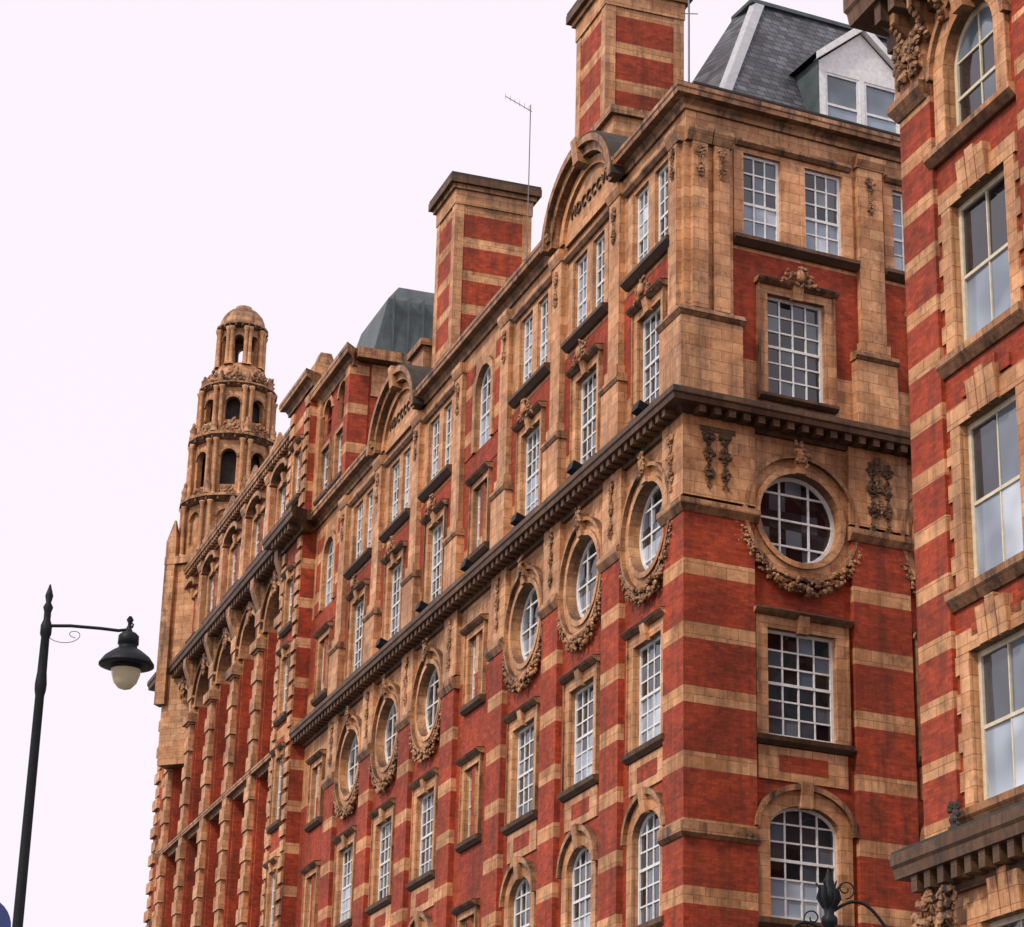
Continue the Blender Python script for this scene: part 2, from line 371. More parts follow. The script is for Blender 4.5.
    cornice(p,s0,s1,ZC,HC,.66,0,-K if s0==0 else 0,0,mat='terracotta_soot_shade')
    a=s0
    segs=[]
    for ac in arches: segs.append((a,ac-2.75)); a=ac+2.75
    segs.append((a,s1))
    for i,(q,e) in enumerate(segs):
        cornice(p,q,e,ZT,HT,.45,0,-K if q==0 else 0,0,dent=0)
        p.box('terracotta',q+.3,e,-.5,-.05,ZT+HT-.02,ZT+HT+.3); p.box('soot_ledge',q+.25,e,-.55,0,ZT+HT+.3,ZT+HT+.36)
    for ac in arches:
        n=28; a_,b_=2.45,1.95; zc=33.2
        for i in range(n):
            t0,t1=math.pi*i/n,math.pi*(i+1)/n
            x0,y0,x1,y1=ac+a_*math.cos(t0),zc+b_*math.sin(t0),ac+a_*math.cos(t1),zc+b_*math.sin(t1)
            p.quad('terracotta',(x0,.03,y0),(x1,.03,y1),(x1,.03,zc-.2),(x0,.03,zc-.2))
        p.arcband('terracotta',ac,zc,1.9,1.5,2.2,1.75,.0,.14,n=28)
        p.arcband('terracotta_weathered',ac,zc,2.25,1.8,2.55,2.05,-.9,.36,n=28)
        p.arcband('terracotta_weathered',ac,zc,2.55,2.05,2.78,2.25,-.9,.52,n=28)
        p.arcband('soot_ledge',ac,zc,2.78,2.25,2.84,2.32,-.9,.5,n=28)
        p.box('terracotta',ac-1.75,ac+1.75,0,.12,33.0,33.25)
        for sg in (-1,1): cornice(p,*sorted((ac+sg*2.3,ac+sg*2.9)),ZT,HT*.9,.5,0,0,0,dent=0)
        p.box('terracotta',ac-.3,ac+1.1,-2.1,-.55,33.6,36.5); p.box('terracotta_weathered',ac-.45,ac+1.25,-2.25,-.4,36.5,36.75)
        p.prism('terracotta',[(.02,34.75),(.5,34.85),(.6,35.6),(.02,35.6)],ac-.2,ac+.2)
baysL=[2.3+4.55*k for k in (0,1,2,4,5,6)]; narL=[2.3+4.55*3,2.3+4.55*7]
bl=[(2.3+4.55*(k+.5),1.25) for k in range(7)]
facade(pL,0,36.4,baysL,narL,1.6,1.8,[6.85,25.05],bl,(.22,1.24))
baysR=[3.2,7.8,12.4]
br=[(3.2+4.6*(k+.5),1.7) for k in range(2)]
facade(pR,0,15.0,baysR,[],1.72,1.95,[],br,(.37,1.52))
for p,wd in ((pL,1.12),(pR,1.85)):
    def cp(mat,d1,z0,z1,w): p.prism(mat,[(-.02,z0),(d1,z0),(d1,z1),(-.02,z1)],0,w,-K,0)
    cp('striped_brick',.13,10.95,22.0,wd); cp('terracotta',.16,22.44,ZC+.1,wd+.02)
    p.prism('terracotta_weathered',[(-.02,22.0),(.16,22.0),(.28,22.18),(.28,22.32),(-.02,22.44)],0,wd+.1,-K,0)
    p.prism('terracotta_weathered',[(-.02,13.95),(.16,13.95),(.24,14.05),(.24,14.3),(-.02,14.4)],0,wd+.06,-K,0)
    cp('terracotta',.26,ZC+HC-.03,27.2,1.5 if p is pR else wd)
    p.prism('terracotta_weathered',[(-.02,27.2),(.28,27.2),(.36,27.32),(.3,27.45),(-.02,27.5)],0,1.55 if p is pR else wd+.04,-K,0)
    cp('terracotta',.1,27.5,32.6,.95 if p is pL else 1.32)
    p.box('terracotta',.08,.52,.08,.24,27.5,32.2)
    p.chain('terracotta_weathered',.3,.29,31.2,32.1,4,.13)
    p.prism('terracotta_weathered',[(.0,32.2),(.26,32.2),(.36,32.5),(.36,32.62),(.0,32.64)],-.1,.62)
    if p is pR:
        p.box('terracotta',.72,1.16,.08,.24,27.5,32.2); p.chain('terracotta_weathered',.94,.29,31.2,32.1,4,.13)
        p.prism('terracotta_weathered',[(.0,32.2),(.26,32.2),(.36,32.5),(.36,32.62),(.0,32.64)],.66,1.24)
        for a in (.55,1.0): p.chain('terracotta_soot_shade',a,.2,22.7,24.2,8,.17)
        for a in (5.3,5.75): p.chain('terracotta_soot_shade',a,.2,22.2,24.2,9,.15)
        p.box('terracotta_soot_shade',.3,1.3,.15,.2,24.2,24.32)
    else:
        p.chain('terracotta_weathered',.55,.2,22.7,24.2,8,.17)
for i,s_ in enumerate([1.9,6.6,11.2,15.8,20.4,24.9]):
    pL.box('black_iron',s_-.05,s_+.05,.35,.45,25.0,25.25); pL.prism('black_iron',[(.3,25.2),(.62,25.32),(.56,25.55),(.24,25.42)],s_-.22,s_+.22)
# raised end pavilion
a0,a1=31.7,36.4
ops=[]
for c in (33.0,35.1):
    ops+=[(c-.6,c+.6,34.2,36.2),(c-.55,c+.55,36.7,38.2)]
pL.wall('brick',a0,a1,33.7,38.6,.12,ops)
for c in (33.0,35.1):
    rectwin(pL,c-.6,c+.6,34.2,36.2,d=.12,cols=2,rows=3); surround(pL,c-.6,c+.6,34.2,36.2,d=.12,w=.18,key=False,cap=False)
    rectwin(pL,c-.55,c+.55,36.7,38.2,d=.12,rise=.5,cols=2,rows=2,fm='brick'); pL.arcband('terracotta',c,37.7,.552,.502,.75,.7,.1,.18)
pL.quad('brick',(a0,.12,33.7),(a0,-6,33.7),(a0,-6,38.6),(a0,.12,38.6)); pL.quad('striped_brick',(a1,.12,33.7),(a1,-6,33.7),(a1,-6,38.6),(a1,.12,38.6))
pL.box('striped_brick',a0-.05,a0+.55,-.5,.27,33.8,38.5); pL.box('terracotta',a1-.6,a1+.05,-.5,.27,33.8,38.5)
pL.box('terracotta',a0-.08,a0+.1,-3.4,-2.6,33.8,38.5); pL.box('terracotta',a0-.06,a0+.1,-6,-.6,37.2,38.5); pL.box('terracotta',a0-.06,a0+.1,-6,-.6,35.4,35.8)
cornice(pL,a0-.1,a1+.2,38.3,.7,.5,.12,-1,1,dent=0); pL.box('terracotta_weathered',a0-.55,a0+.1,-6,.1,38.55,38.96)
pL.box('terracotta',a0,a1,-6,-.1,38.96,39.15)
def frust(p,mat,s0,s1,d0,d1,z0,z1,i0,i1,j0,j1):
    p.add(mat,[(s0,d0,z0),(s1,d0,z0),(s1,d1,z0),(s0,d1,z0),(s0+i0,d0+j0,z1),(s1-i1,d0+j0,z1),(s1-i1,d1-j1,z1),(s0+i0,d1-j1,z1)],
          [(0,3,2,1),(4,5,6,7),(0,1,5,4),(1,2,6,5),(2,3,7,6),(3,0,4,7)])
frust(pL,'lead',32.0,37.3,-5.8,-.7,39.1,41.7,.3,1.2,.3,.6)
frust(pL,'lead',32.3,36.1,-5.5,-1.3,41.7,42.4,.35,.6,.3,.5)
for i in range(7): pL.box('lead',32.0,32.36,-1.5-i*.6,-1.44-i*.6,39.1,41.72)
frust(pL,'lead',17.6,20.3,-5,-2.2,34,38.3,.3,.3,.3,.6)
def chimney(p,s0,s1,d0,d1,z0,z1):
    p.box('striped_chimney',s0,s1,d0,d1,z0,z1-1.1)
    for a in (s0,s1-.32):
        for d_ in (d1-.30,d0):
            p.box('terracotta',a-.03 if a==s0 else a,a+.32+(.03 if a!=s0 else 0),d_-(.03 if d_==d0 else 0),d_+.30+(.03 if d_!=d0 else 0),z0,z1-1.1)
    p.box('terracotta',s0-.06,s1+.06,d0-.06,d1+.06,z1-1.1,z1-.55)
    p.box('terracotta_weathered',s0-.16,s1+.16,d0-.16,d1+.16,z1-.55,z1-.38)
    p.box('terracotta_soot_shade',s0-.3,s1+.3,d0-.3,d1+.3,z1-.38,z1-.1); p.box('soot_ledge',s0-.28,s1+.28,d0-.28,d1+.28,z1-.1,z1)
    p.box('terracotta',s0-.15,s1+.15,d0-.15,d1+.15,z0,z0+1.6)
chimney(pL,7.9,10.3,-3.3,-.8,33.5,42.1)
chimney(pL,22.3,24.4,-3.6,-.8,33.5,42.15)
pL.add('slate',[(0.6,-1,33.6),(36.4,-1,33.6),(36.4,-7,36.2),(4,-7,36.2),(36.4,-13,33.6),(4,-13,33.6)],[(0,1,2,3),(3,2,4,5)])
pL.quad('brick',(4,-14,0),(36.4,-14,0),(36.4,-14,33.7),(4,-14,33.7)); pL.quad('brick',(36.4,0,0),(36.4,-14,0),(36.4,-14,33.7),(36.4,0,33.7))
pL.add('soot_ledge',[(0,0,33.5),(36.4,0,33.5),(36.4,-14,33.5),(1.2,-14,33.5)],[(0,1,2,3)])
pR.quad('brick',(15,0,0),(15,-12,0),(15,-12,33.6),(15,0,33.6))
pR.add('slate',[(1.5,-1.5,33.5),(14.5,-1.5,33.5),(14.5,-5.4,33.5),(.9,-5.4,33.5),(4.7,-4.2,39.9),(14.0,-4.2,39.9),(14,-5.2,39.9),(4.4,-5.2,39.9)],[(0,1,5,4),(1,2,6,5),(2,3,7,6),(3,0,4,7),(4,5,6,7)])
pR.add('lead_flashing',[(1.42,-1.44,33.5),(1.66,-1.44,33.5),(4.88,-4.14,39.97),(4.58,-4.14,39.97),(1.35,-1.7,33.5),(4.5,-4.35,39.97)],[(0,1,2,3),(0,3,5,4)])
pR.box('lead',4.4,14.1,-5.3,-4.1,39.9,40.02)
D0,D1=5.15,7.95
pR.wall('white_paint',D0,D1,34,36.9,-1.7,[(D0+.2,D0+1.32,34.6,36.6),(D1-1.32,D1-.2,34.6,36.6)])
for a in (D0+.2,D1-1.32): rectwin(pR,a,a+1.12,34.6,36.6,d=-1.7,rev=.08,cols=1,rows=2,rm='white_paint',pale=1)
mid=(D0+D1)/2
pR.add('white_paint',[(D0,-1.7,36.9),(D1,-1.7,36.9),(mid,-1.7,38.1)],[(0,1,2)])
pR.add('white_paint',[(D0-.2,-1.5,36.8),(mid,-1.5,38.15),(D1+.2,-1.5,36.8),(D1+.2,-1.5,37.02),(mid,-1.5,38.4),(D0-.2,-1.5,37.02),(D0-.2,-1.7,36.8),(mid,-1.7,38.15),(D1+.2,-1.7,36.8)],[(0,1,4,5),(1,2,3,4),(0,1,7,6),(1,2,8,7)])
pR.add('lead',[(D0-.2,-1.5,37.02),(mid,-1.5,38.4),(mid,-4.4,38.4),(D0-.2,-4.4,37.02),(D1+.2,-1.5,37.02),(D1+.2,-4.4,37.02)],[(0,1,2,3),(1,4,5,2)])
pR.quad('lead',(D0,-1.7,33.6),(D0,-4.2,33.6),(D0,-4.2,37),(D0,-1.7,37)); pR.quad('lead',(D1,-1.7,33.6),(D1,-4.2,33.6),(D1,-4.2,37),(D1,-1.7,37))
pL.build(); pR.build()
for ac,txt in ((6.85,'MDCCCCVI'),(25.05,'MDCCCCVI')):
    cu=bpy.data.curves.new('date_lettering','FONT'); cu.body=txt; cu.size=.5; cu.extrude=.03; cu.align_x='CENTER'; cu.space_character=1.15
    o=bpy.data.objects.new('date_lettering',cu); sc.collection.objects.link(o); cu.materials.append(MATS['terracotta_soot_shade'])
    o.matrix_world=ML@Matrix.Translation((-ac,-.06,33.75))@Matrix.Rotation(R_(90),4,'X'); o.parent=main
# ================================================================== FAR BUILDING WITH TOWER
far=empty('tower_building'); pF=P(far,'street_front',ML,SL)
S0,S1=36.4,62.8
ST=39.3      # end of projecting first bay
NB=5
bc=[41.6+4.3*k for k in range(NB)]
rows=[(13.0,15.6),(17.4,20.0),(21.8,24.4),(26.0,28.4)]
ops=[];opp=[]
for c in bc: ops.append((c-1.5,c+1.5,11.0,32.4)); ops+= [(c-1.1,c-.15,34.9,37.0),(c+.15,c+1.1,34.9,37.0)]
for z0,z1 in rows+[(29.6,31.6),(34.9,37.0)]: opp.append((37.3,38.4,z0,z1))
PJ=.55
pF.wall('terracotta',ST,S1,0,33.4,.1,ops); pF.wall('brick',ST,S1,33.4,38.3,.1,ops)
pF.wall('striped_brick',S0,ST,0,39.4,PJ,opp)
pF.quad('striped_brick',(S0,PJ,0),(S0,-.2,0),(S0,-.2,39.4),(S0,PJ,39.4)); pF.quad('terracotta',(ST,PJ,0),(ST,-.2,0),(ST,-.2,39.4),(ST,PJ,39.4))
for z0,z1 in rows+[(29.6,31.6),(34.9,37.0)]:
    rectwin(pF,37.3,38.4,z0,z1,d=PJ,cols=2,rows=4,pale=.1); surround(pF,37.3,38.4,z0,z1,d=PJ,w=.2)
for e in (S0+.3,ST-.3):
    k=0;z=10.9
    while z<39.2:
        if not 32.8<z<34: q=.30+(.12 if k%2 else 0); x0,x1=(e-.3,e-.3+q*1.7) if e<37 else (e+.3-q*1.7,e+.3); pF.box('terracotta',x0,x1,PJ-.02,PJ+.09,z,z+.42)
        z+=.6;k+=1
cornice(pF,S0-.1,ST+.1,33.0,.85,.75,PJ,-.6,.6,dent=.5,mat='terracotta_soot_shade'); cornice(pF,S0-.1,ST+.1,39.1,.6,.45,PJ,-.6,.6,dent=0)
pF.box('terracotta_soot_shade',S0-.6,S0+.1,-.3,PJ,33.4,33.8)
pF.box('terracotta',S0+.1,ST-.1,-1.2,PJ-.1,39.6,40.3); frust(pF,'terracotta_weathered',S0+.9,ST-.9,-.8,PJ-.3,40.3,41.3,.3,.3,.3,.3)
for c in bc:
    n=18; a=1.5; zs=30.9
    pt=[(c-a*math.cos(math.pi*i/n),zs+a*math.sin(math.pi*i/n)) for i in range(n+1)]
    for i in range(n):
        (x0,y0),(x1,y1)=pt[i],pt[i+1]
        pF.quad('terracotta',(x0,.1,y0),(x1,.1,y1),(x1,.1,32.4),(x0,.1,32.4)); pF.quad('terracotta',(x0,.1,y0),(x1,.1,y1),(x1,-.45,y1),(x0,-.45,y0))
    for x in (c-a,c+a): pF.quad('brick',(x,.1,11),(x,-.45,11),(x,-.45,zs),(x,.1,zs))
    pF.quad('terracotta',(c-a,.1,11),(c+a,.1,11),(c+a,-.45,11),(c-a,-.45,11))
    wo=[(c-.95,c+.95,z0,z1) for z0,z1 in rows]+[(c-.95,c+.95,29.6,31.8)]
    pF.wall('brick',c-a,c+a,11,32.5,-.45,wo)
    for z0,z1 in rows: rectwin(pF,c-.95,c+.95,z0,z1,d=-.45,cols=3,rows=4,rm='brick',pale=.1); pF.box('terracotta',c-1.2,c+1.2,-.47,-.3,z1,z1+.25); pF.box('terracotta',c-1.2,c+1.2,-.47,-.25,z0-.2,z0)
    rectwin(pF,c-.95,c+.95,29.6,31.8,d=-.45,cols=3,rows=4,rise=.8,rm='brick',wm='brick')
    pF.arcband('terracotta',c,zs,a+.002,a+.002,a+.3,a+.3,.08,.3); pF.arcband('terracotta_soot_shade',c,zs,a+.3,a+.3,a+.4,a+.4,.08,.42)
    for _ in range(26): pF.leaf('terracotta_weathered',c+random.uniform(-.3,.3),.35,random.uniform(32.1,33.0),.14)
    for sg in (-1,1):
        for _ in range(16): pF.leaf('terracotta_weathered',c+sg*random.uniform(1.5,2.1),.2,random.uniform(31.9,32.9),.14)
    for x0,x1 in ((c-1.1,c-.15),(c+.15,c+1.1)): rectwin(pF,x0,x1,34.9,37.0,d=.1,cols=2,rows=4)
    surround(pF,c-1.1,c+1.1,34.9,37.0,d=.1,w=.25,key=True,cap=False)
    pF.arcband('terracotta_weathered',c,37.2,1.2,.45,1.45,.65,.08,.5,n=14)
piers=[41.6+4.3*(k+.5) for k in range(NB)]+[39.7]
for b_ in piers:
    for k in range(36):
        z0=10.9+k*.62
        if z0+.6>33: break
        q=.36+(.09 if k%2 else 0)
        pF.box('terracotta',b_-q,b_+q,.08,.40+(.06 if k%2 else 0),z0,z0+.6)
    pF.box('brick',b_-.62,b_+.62,.08,.2,10.9,30.2)
    pF.box('terracotta_weathered',b_-.6,b_+.6,.08,.58,30.2,30.6); pF.prism('terracotta_weathered',[(.1,31.6),(.4,31.8),(.8,32.9),(.8,33.3),(.1,33.3)],b_-.3,b_+.3)
    pilaster(pF,b_-.36,b_+.36,33.9,38.0,d=.1,pr=.24)
    pF.box('terracotta',b_-.4,b_+.4,-.3,.3,38.6,39.3); frust(pF,'terracotta_weathered',b_-.35,b_+.35,-.25,.25,39.3,40.0,.3,.3,.2,.2)
cornice(pF,ST,S1+.3,33.0,.85,.85,.1,0,0,dent=.5,mat='terracotta_soot_shade')
cornice(pF,ST,S1+.3,38.05,.6,.5,.1,0,0,dent=.4)
cornice(pF,ST,S1+.3,24.75,.4,.35,.1,0,0,dent=0)
cornice(pF,ST,S1+.3,10.5,.5,.4,.1,0,0,dent=0)
pF.box('terracotta',ST,S1,-.5,0,38.6,38.95)
pF.quad('striped_brick',(S1,.1,0),(S1,-12,0),(S1,-12,38.2),(S1,.1,38.2)); pF.quad('striped_brick',(S0,-.2,33),(S0,-12,33),(S0,-12,38.2),(S0,-.2,38.2))
pF.quad('brick',(S0,-12,0),(S1,-12,0),(S1,-12,38.2),(S0,-12,38.2)); pF.quad('slate',(S0,.05,38.2),(S1,.05,38.2),(S1,-12,38.2),(S0,-12,38.2))
z=10.9;k=0
pF.box('striped_brick',61.5,63.0,-1.6,.4,11,38.8)
while z<38.3:
    q=.1*(k%2); pF.box('terracotta',62.2-q*2,63.05,-.3,.46+q,z,z+.48); z+=.66; k+=1
pF.box('terracotta',61.4,63.1,-1.7,.5,38.8,39.8); pF.box('terracotta_weathered',61.25,63.3,-1.85,.75,39.8,40.15); frust(pF,'terracotta_weathered',61.6,62.95,-1.5,.4,40.15,41.0,.55,.55,.75,.75)
cornice(pF,61.3,63.2,33.0,.85,.85,.4,0,0,dent=0,mat='terracotta_soot_shade')
pF.build()
# tower
TCN=C+dL*60.2-nL*1.6
pT=P(far,'tower',Matrix.Translation(TCN+Vector((0,0,-.05)))@Matrix.Rotation(-AL+R_(4),4,'Z').inverted()@Matrix.Scale(.967,4),1)
def lathe(p,mat,prof,n=24,sm=False,cx=0,cy=0,rot=0):
    v=[];f=[]
    for r,z in prof:
        for i in range(n):
            t=2*math.pi*(i+rot)/n; v.append((cx+r*math.cos(t),cy+r*math.sin(t),z))
    for k in range(len(prof)-1):
        for i in range(n): f.append((k*n+i,k*n+(i+1)%n,(k+1)*n+(i+1)%n,(k+1)*n+i))
    f.append(tuple(range(n))); f.append(tuple(range((len(prof)-1)*n,len(prof)*n)))
    p.add(mat,v,f,sm)
def octwall(p,r,z0,z1,ow,oz0,oz1,mat='terracotta',inner=.3,n=8):
    for k in range(n):
        t=2*math.pi*(k+.5)/n; ux,uy=math.cos(t),math.sin(t); tx,ty=-uy,ux
        ap=r*math.cos(math.pi/n); h=r*math.sin(math.pi/n); a=ow/2
        def V(q,dep,z): return (ux*(ap-dep)+tx*q,uy*(ap-dep)+ty*q,z)
        def Q(*c): p.add(mat,[V(*x) for x in c],[(0,1,2,3)])
        zs=oz1-a
        for sg in (-1,1):
            Q((sg*a,0,z0),(sg*h,0,z0),(sg*h,0,z1),(sg*a,0,z1)); Q((sg*a,0,oz0),(sg*a,inner,oz0),(sg*a,inner,zs),(sg*a,0,zs))
        if oz0>z0: Q((-a,0,z0),(a,0,z0),(a,0,oz0),(-a,0,oz0))
        m=8
        for i in range(m):
            t0,t1=math.pi*i/m,math.pi*(i+1)/m
            x0,y0,x1,y1=a*math.cos(t0),zs+a*math.sin(t0),a*math.cos(t1),zs+a*math.sin(t1)
            Q((x0,0,y0),(x1,0,y1),(x1,0,z1),(x0,0,z1)); Q((x0,0,y0),(x1,0,y1),(x1,inner,y1),(x0,inner,y0))
            e=1.28
            p.add('terracotta_weathered',[V(x0,-.08,y0),V(x1,-.08,y1),V(x1*e,-.08,zs+(y1-zs)*e),V(x0*e,-.08,zs+(y0-zs)*e),V(x1*e,0,zs+(y1-zs)*e),V(x0*e,0,zs+(y0-zs)*e),V(x0,0,y0),V(x1,0,y1)],[(0,1,2,3),(3,2,4,5),(0,1,7,6)])
        t=2*math.pi*k/n
        for dt in (-.09,.09):
            lathe(p,mat,[(.16,z0),(.12,z0+.15),(.10,z1-.25),(.17,z1-.05),(.17,z1)],8,True,cx=(r+.12)*math.cos(t+dt),cy=(r+.12)*math.sin(t+dt))
def ring(r0,r1,z0,z1,mat='terracotta_weathered'):
    lathe(pT,mat,[(r0,z0),(r1*.97,z0+(z1-z0)*.5),(r1,z0+(z1-z0)*.55),(r1,z1-.05),(r1*.9,z1)],16)
    for k in range(24):
        t=2*math.pi*k/24; x,y=r1*.95*math.cos(t),r1*.95*math.sin(t); pT.box('terracotta_soot_shade',x-.05,x+.05,-y-.05,-y+.05,z0+.02,z0+(z1-z0)*.5)
pT.box('terracotta',-1.95,1.95,-1.95,1.95,30,40.2)
for x in (-1.95,1.95):
    for y in (-1.95,1.95): pT.box('terracotta_weathered',x-.28,x+.28,y-.28,y+.28,33,41.4); frust(pT,'terracotta_weathered',x-.28,x+.28,y-.28,y+.28,41.4,42.6,.24,.24,.24,.24)
pT.box('terracotta_weathered',-2.25,2.25,-2.25,2.25,40.2,40.6)
lathe(pT,'terracotta',[(2.2,40.6),(2.15,43.3)],8,rot=.0)
octwall(pT,2.3,40.7,43.3,.75,41.2,42.9); ring(2.3,2.6,43.3,43.7)
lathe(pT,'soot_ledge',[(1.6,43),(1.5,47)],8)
octwall(pT,2.12,43.7,46.7,.8,44.3,46.2); ring(2.12,2.4,46.7,47.1)
for k in range(8):
    t=2*math.pi*k/8
    for (r,z,hh) in ((2.4,43.7,1.0),(2.2,47.1,.9),(1.8,50.0,.65)):
        lathe(pT,'terracotta_weathered',[(.2,z),(.16,z+hh*.3),(.2,z+hh*.45),(.08,z+hh*.75),(.1,z+hh*.85),(.01,z+hh)],8,True,cx=r*math.cos(t),cy=r*math.sin(t))
    t+=math.pi/8
    for (r,z,a) in ((2.15,43.2,.5),(2.0,46.8,.48),(1.7,49.8,.42)):
        for j in range(30):
            q=random.uniform(-1,1); hh=(1-q*q)*.7*random.random()
            pT.leaf('terracotta_weathered',r*math.cos(t)-q*.5*math.sin(t),-(r*math.sin(t)+q*.5*math.cos(t)),z+.35+hh,.13)
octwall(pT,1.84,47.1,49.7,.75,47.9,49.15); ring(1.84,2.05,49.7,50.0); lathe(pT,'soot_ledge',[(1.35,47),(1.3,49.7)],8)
lathe(pT,'terracotta',[(1.75,50.0),(1.5,50.4),(1.3,50.9),(1.22,51.2)],16,True)
octwall(pT,1.1,51.2,53.3,.48,51.35,52.9,inner=.22)
ring(1.1,1.36,53.3,53.6)
lathe(pT,'terracotta_weathered',[(1.2,53.6),(1.16,53.9),(1.02,54.25),(.75,54.55),(.45,54.7),(.43,54.85),(.05,54.9)],20,True)
pT.build()
# ================================================================== RIGHT BUILDING
rb=empty('striped_brick_warehouse'); SB=-11.65
CB=C+dL*SB
pB=P(rb,'street_front',ML,SL)
MB2,SB2=frame(CB,dR,-nR); pB2=P(rb,'side_front',MB2,SB2)
E=-32.0
cs=[-14.45,-18.9,-23.3,-27.7]
fl=[(1.2,4.6),(6.2,9.8),(11.9,14.85),(16.1,19.4),(20.9,24.1)]
ops=[(c-1.05,c+1.05,z0,z1) for c in cs for z0,z1 in fl]+[(c-1.0,c+1.0,25.5,28.15) for c in cs]
pB.wall('terracotta',E,SB,0,10.7,0,ops); pB.wall('brick',E,SB-1.1,10.7,27.9,0,ops); pB.wall('brick',SB-1.1,SB,10.7,27.9,0,[]); pB.wall('terracotta',E,SB,27.9,29.4,0,ops)
for c in cs:
    for i,(z0,z1) in enumerate(fl):
        rectwin(pB,c-1.05,c+1.05,z0,z1,cols=2,rows=2,fm='cream_paint',rev=.2,fw=.11,pale=.4)  # larger share of pale panes, reflections painted as colour
        w=.36
        for sg in (-1,1):
            k=0; z=z0
            while z<z1-.05:
                ww=w+(.16 if k%2 else 0); x0,x1=sorted((c+sg*1.05,c+sg*(1.05+ww))); pB.box('terracotta',x0,x1,-.02,.05,z,min(z+.37,z1)); z+=.37; k+=1
        pB.box('terracotta',c-1.5,c+1.5,-.02,.06,z1,z1+.42)
        for j in (-1,0,1): pB.prism('terracotta',[(0,z1-.02),(.13,z1-.02),(.2,z1+.8-abs(j)*.12),(0,z1+.8-abs(j)*.12)],c+j*.36-.16,c+j*.36+.16)
        pB.prism('terracotta_weathered',[(-.02,z0-.35),(.06,z0-.35),(.2,z0-.15),(.22,z0-.02),(-.02,z0)],c-1.6,c+1.6)
        if 2<i: pB.box('brick',c-.9,c-.3,-.02,.06,z0-1.0,z0-.75);pB.box('brick',c+.3,c+.9,-.02,.06,z0-1.0,z0-.75);pB.box('brick',c-.4,c+.4,-.02,.075,z0-.95,z0-.55)
    rectwin(pB,c-1.0,c+1.0,25.5,28.15,rise=1.0,cols=2,rows=3,fm='cream_paint',rev=.22,fw=.11)
    pB.arcband('terracotta',c,27.15,1.002,1.002,1.42,1.42,-.02,.1); pB.arcband('terracotta_weathered',c,27.15,1.42,1.42,1.55,1.55,-.02,.2)
    for sg in (-1,1): x0,x1=sorted((c+sg*1.0,c+sg*1.42)); pB.box('terracotta',x0,x1,-.02,.1,25.5,27.15)
    pB.prism('terracotta',[(0,28.0),(.3,28.0),(.45,28.9),(0,28.9)],c-.2,c+.2)
    pB.prism('terracotta_weathered',[(-.02,25.2),(.1,25.2),(.25,25.35),(.25,25.48),(-.02,25.5)],c-1.7,c+1.7)
for k in range(3):
    m_=-16.7-4.4*k; pB.box('striped_brick_fine',m_-.55,m_+.55,-.02,.1,11.5,26.9)
pB.prism('striped_brick_fine',[(-.02,11.5),(.1,11.5),(.1,26.9),(-.02,26.9)],SB-1.2,SB,0,K2)
pB2.prism('striped_brick_fine',[(-.02,11.5),(.1,11.5),(.1,26.9),(-.02,26.9)],0,1.15,-K2,0)
for q,(a,b_,m0,m1) in ((pB,(SB-1.1,SB,0,K2)),(pB2,(0,1.2,-K2,0))):
    q.prism('terracotta_weathered',[(-.02,26.9),(.14,26.9),(.3,27.15),(.3,27.3),(-.02,27.32)],a,b_,m0,m1)
    q.prism('terracotta',[(-.02,27.32),(.16,27.32),(.16,28.9),(-.02,28.9)],a,b_,m0,m1)
for q,(a,b_,m0,m1) in ((pB,(E,SB,0,K2)),(pB2,(0,14,-K2,0))):
    cornice(q,a,b_,10.45,1.0,.6,0,m0,m1,dent=.5,mat='terracotta_soot_shade')
    cornice(q,a,b_,28.75,1.5,.95,0,m0,m1,dent=.6,mat='terracotta_soot_shade')
    x=a+.2
    while x<b_-.3:
        q.prism('terracotta_weathered',[(0,28.2),(.15,28.2),(.22,28.5),(.55,28.85),(.55,29.1),(0,29.1)],x,x+.2)
        for j in range(6): q.leaf('terracotta_weathered',x+.1+random.uniform(-.1,.1),.22+.06*j,28.25+.1*j,.1)
        x+=.75
for _ in range(90): pB.leaf('terracotta_weathered',SB-random.uniform(.1,1.1),.2+random.uniform(0,.1),random.uniform(27.6,28.5),.12)
pB2.wall('striped_brick_fine',0,14,10.7,27.9,0,[(c-.9,c+.9,z0,z1) for c in (3.4,7.6,11.8) for z0,z1 in fl[2:]]); pB2.wall('terracotta',0,14,0,10.7,0,[]); pB2.wall('terracotta',0,14,27.9,29.4,0,[])
for c in (3.4,7.6,11.8):
    for z0,z1 in fl[2:]: rectwin(pB2,c-.9,c+.9,z0,z1,cols=2,rows=2,fm='cream_paint'); surround(pB2,c-.9,c+.9,z0,z1)
pB.box('terracotta',E,SB-.1,-.8,-.1,30.2,31.2)
pB.quad('lead',(E,-.1,30.25),(SB,-.1,30.25),(SB+1,-13.5,30.25),(E,-13.5,30.25))
pB.quad('brick',(E,0,0),(E,-13,0),(E,-13,30.2),(E,0,30.2)); pB.quad('brick',(E,-13.5,0),(SB+1.2,-13.5,0),(SB+1.2,-13.5,30.2),(E,-13.5,30.2))
for x in (SB-.35,SB-1.15):
    pB.box('terracotta_weathered',x-.2,x+.2,.0,.35,8.6,9.8)
    for _ in range(40): pB.leaf('terracotta_weathered',x+random.uniform(-.22,.22),.3+random.uniform(0,.2),random.uniform(9.6,10.5),.12)
for _ in range(26): pB.leaf('soot_ledge',SB-1.5+random.uniform(-.15,.15),.35,11.5+random.uniform(0,.5),.08)
pB.build(); pB2.build()
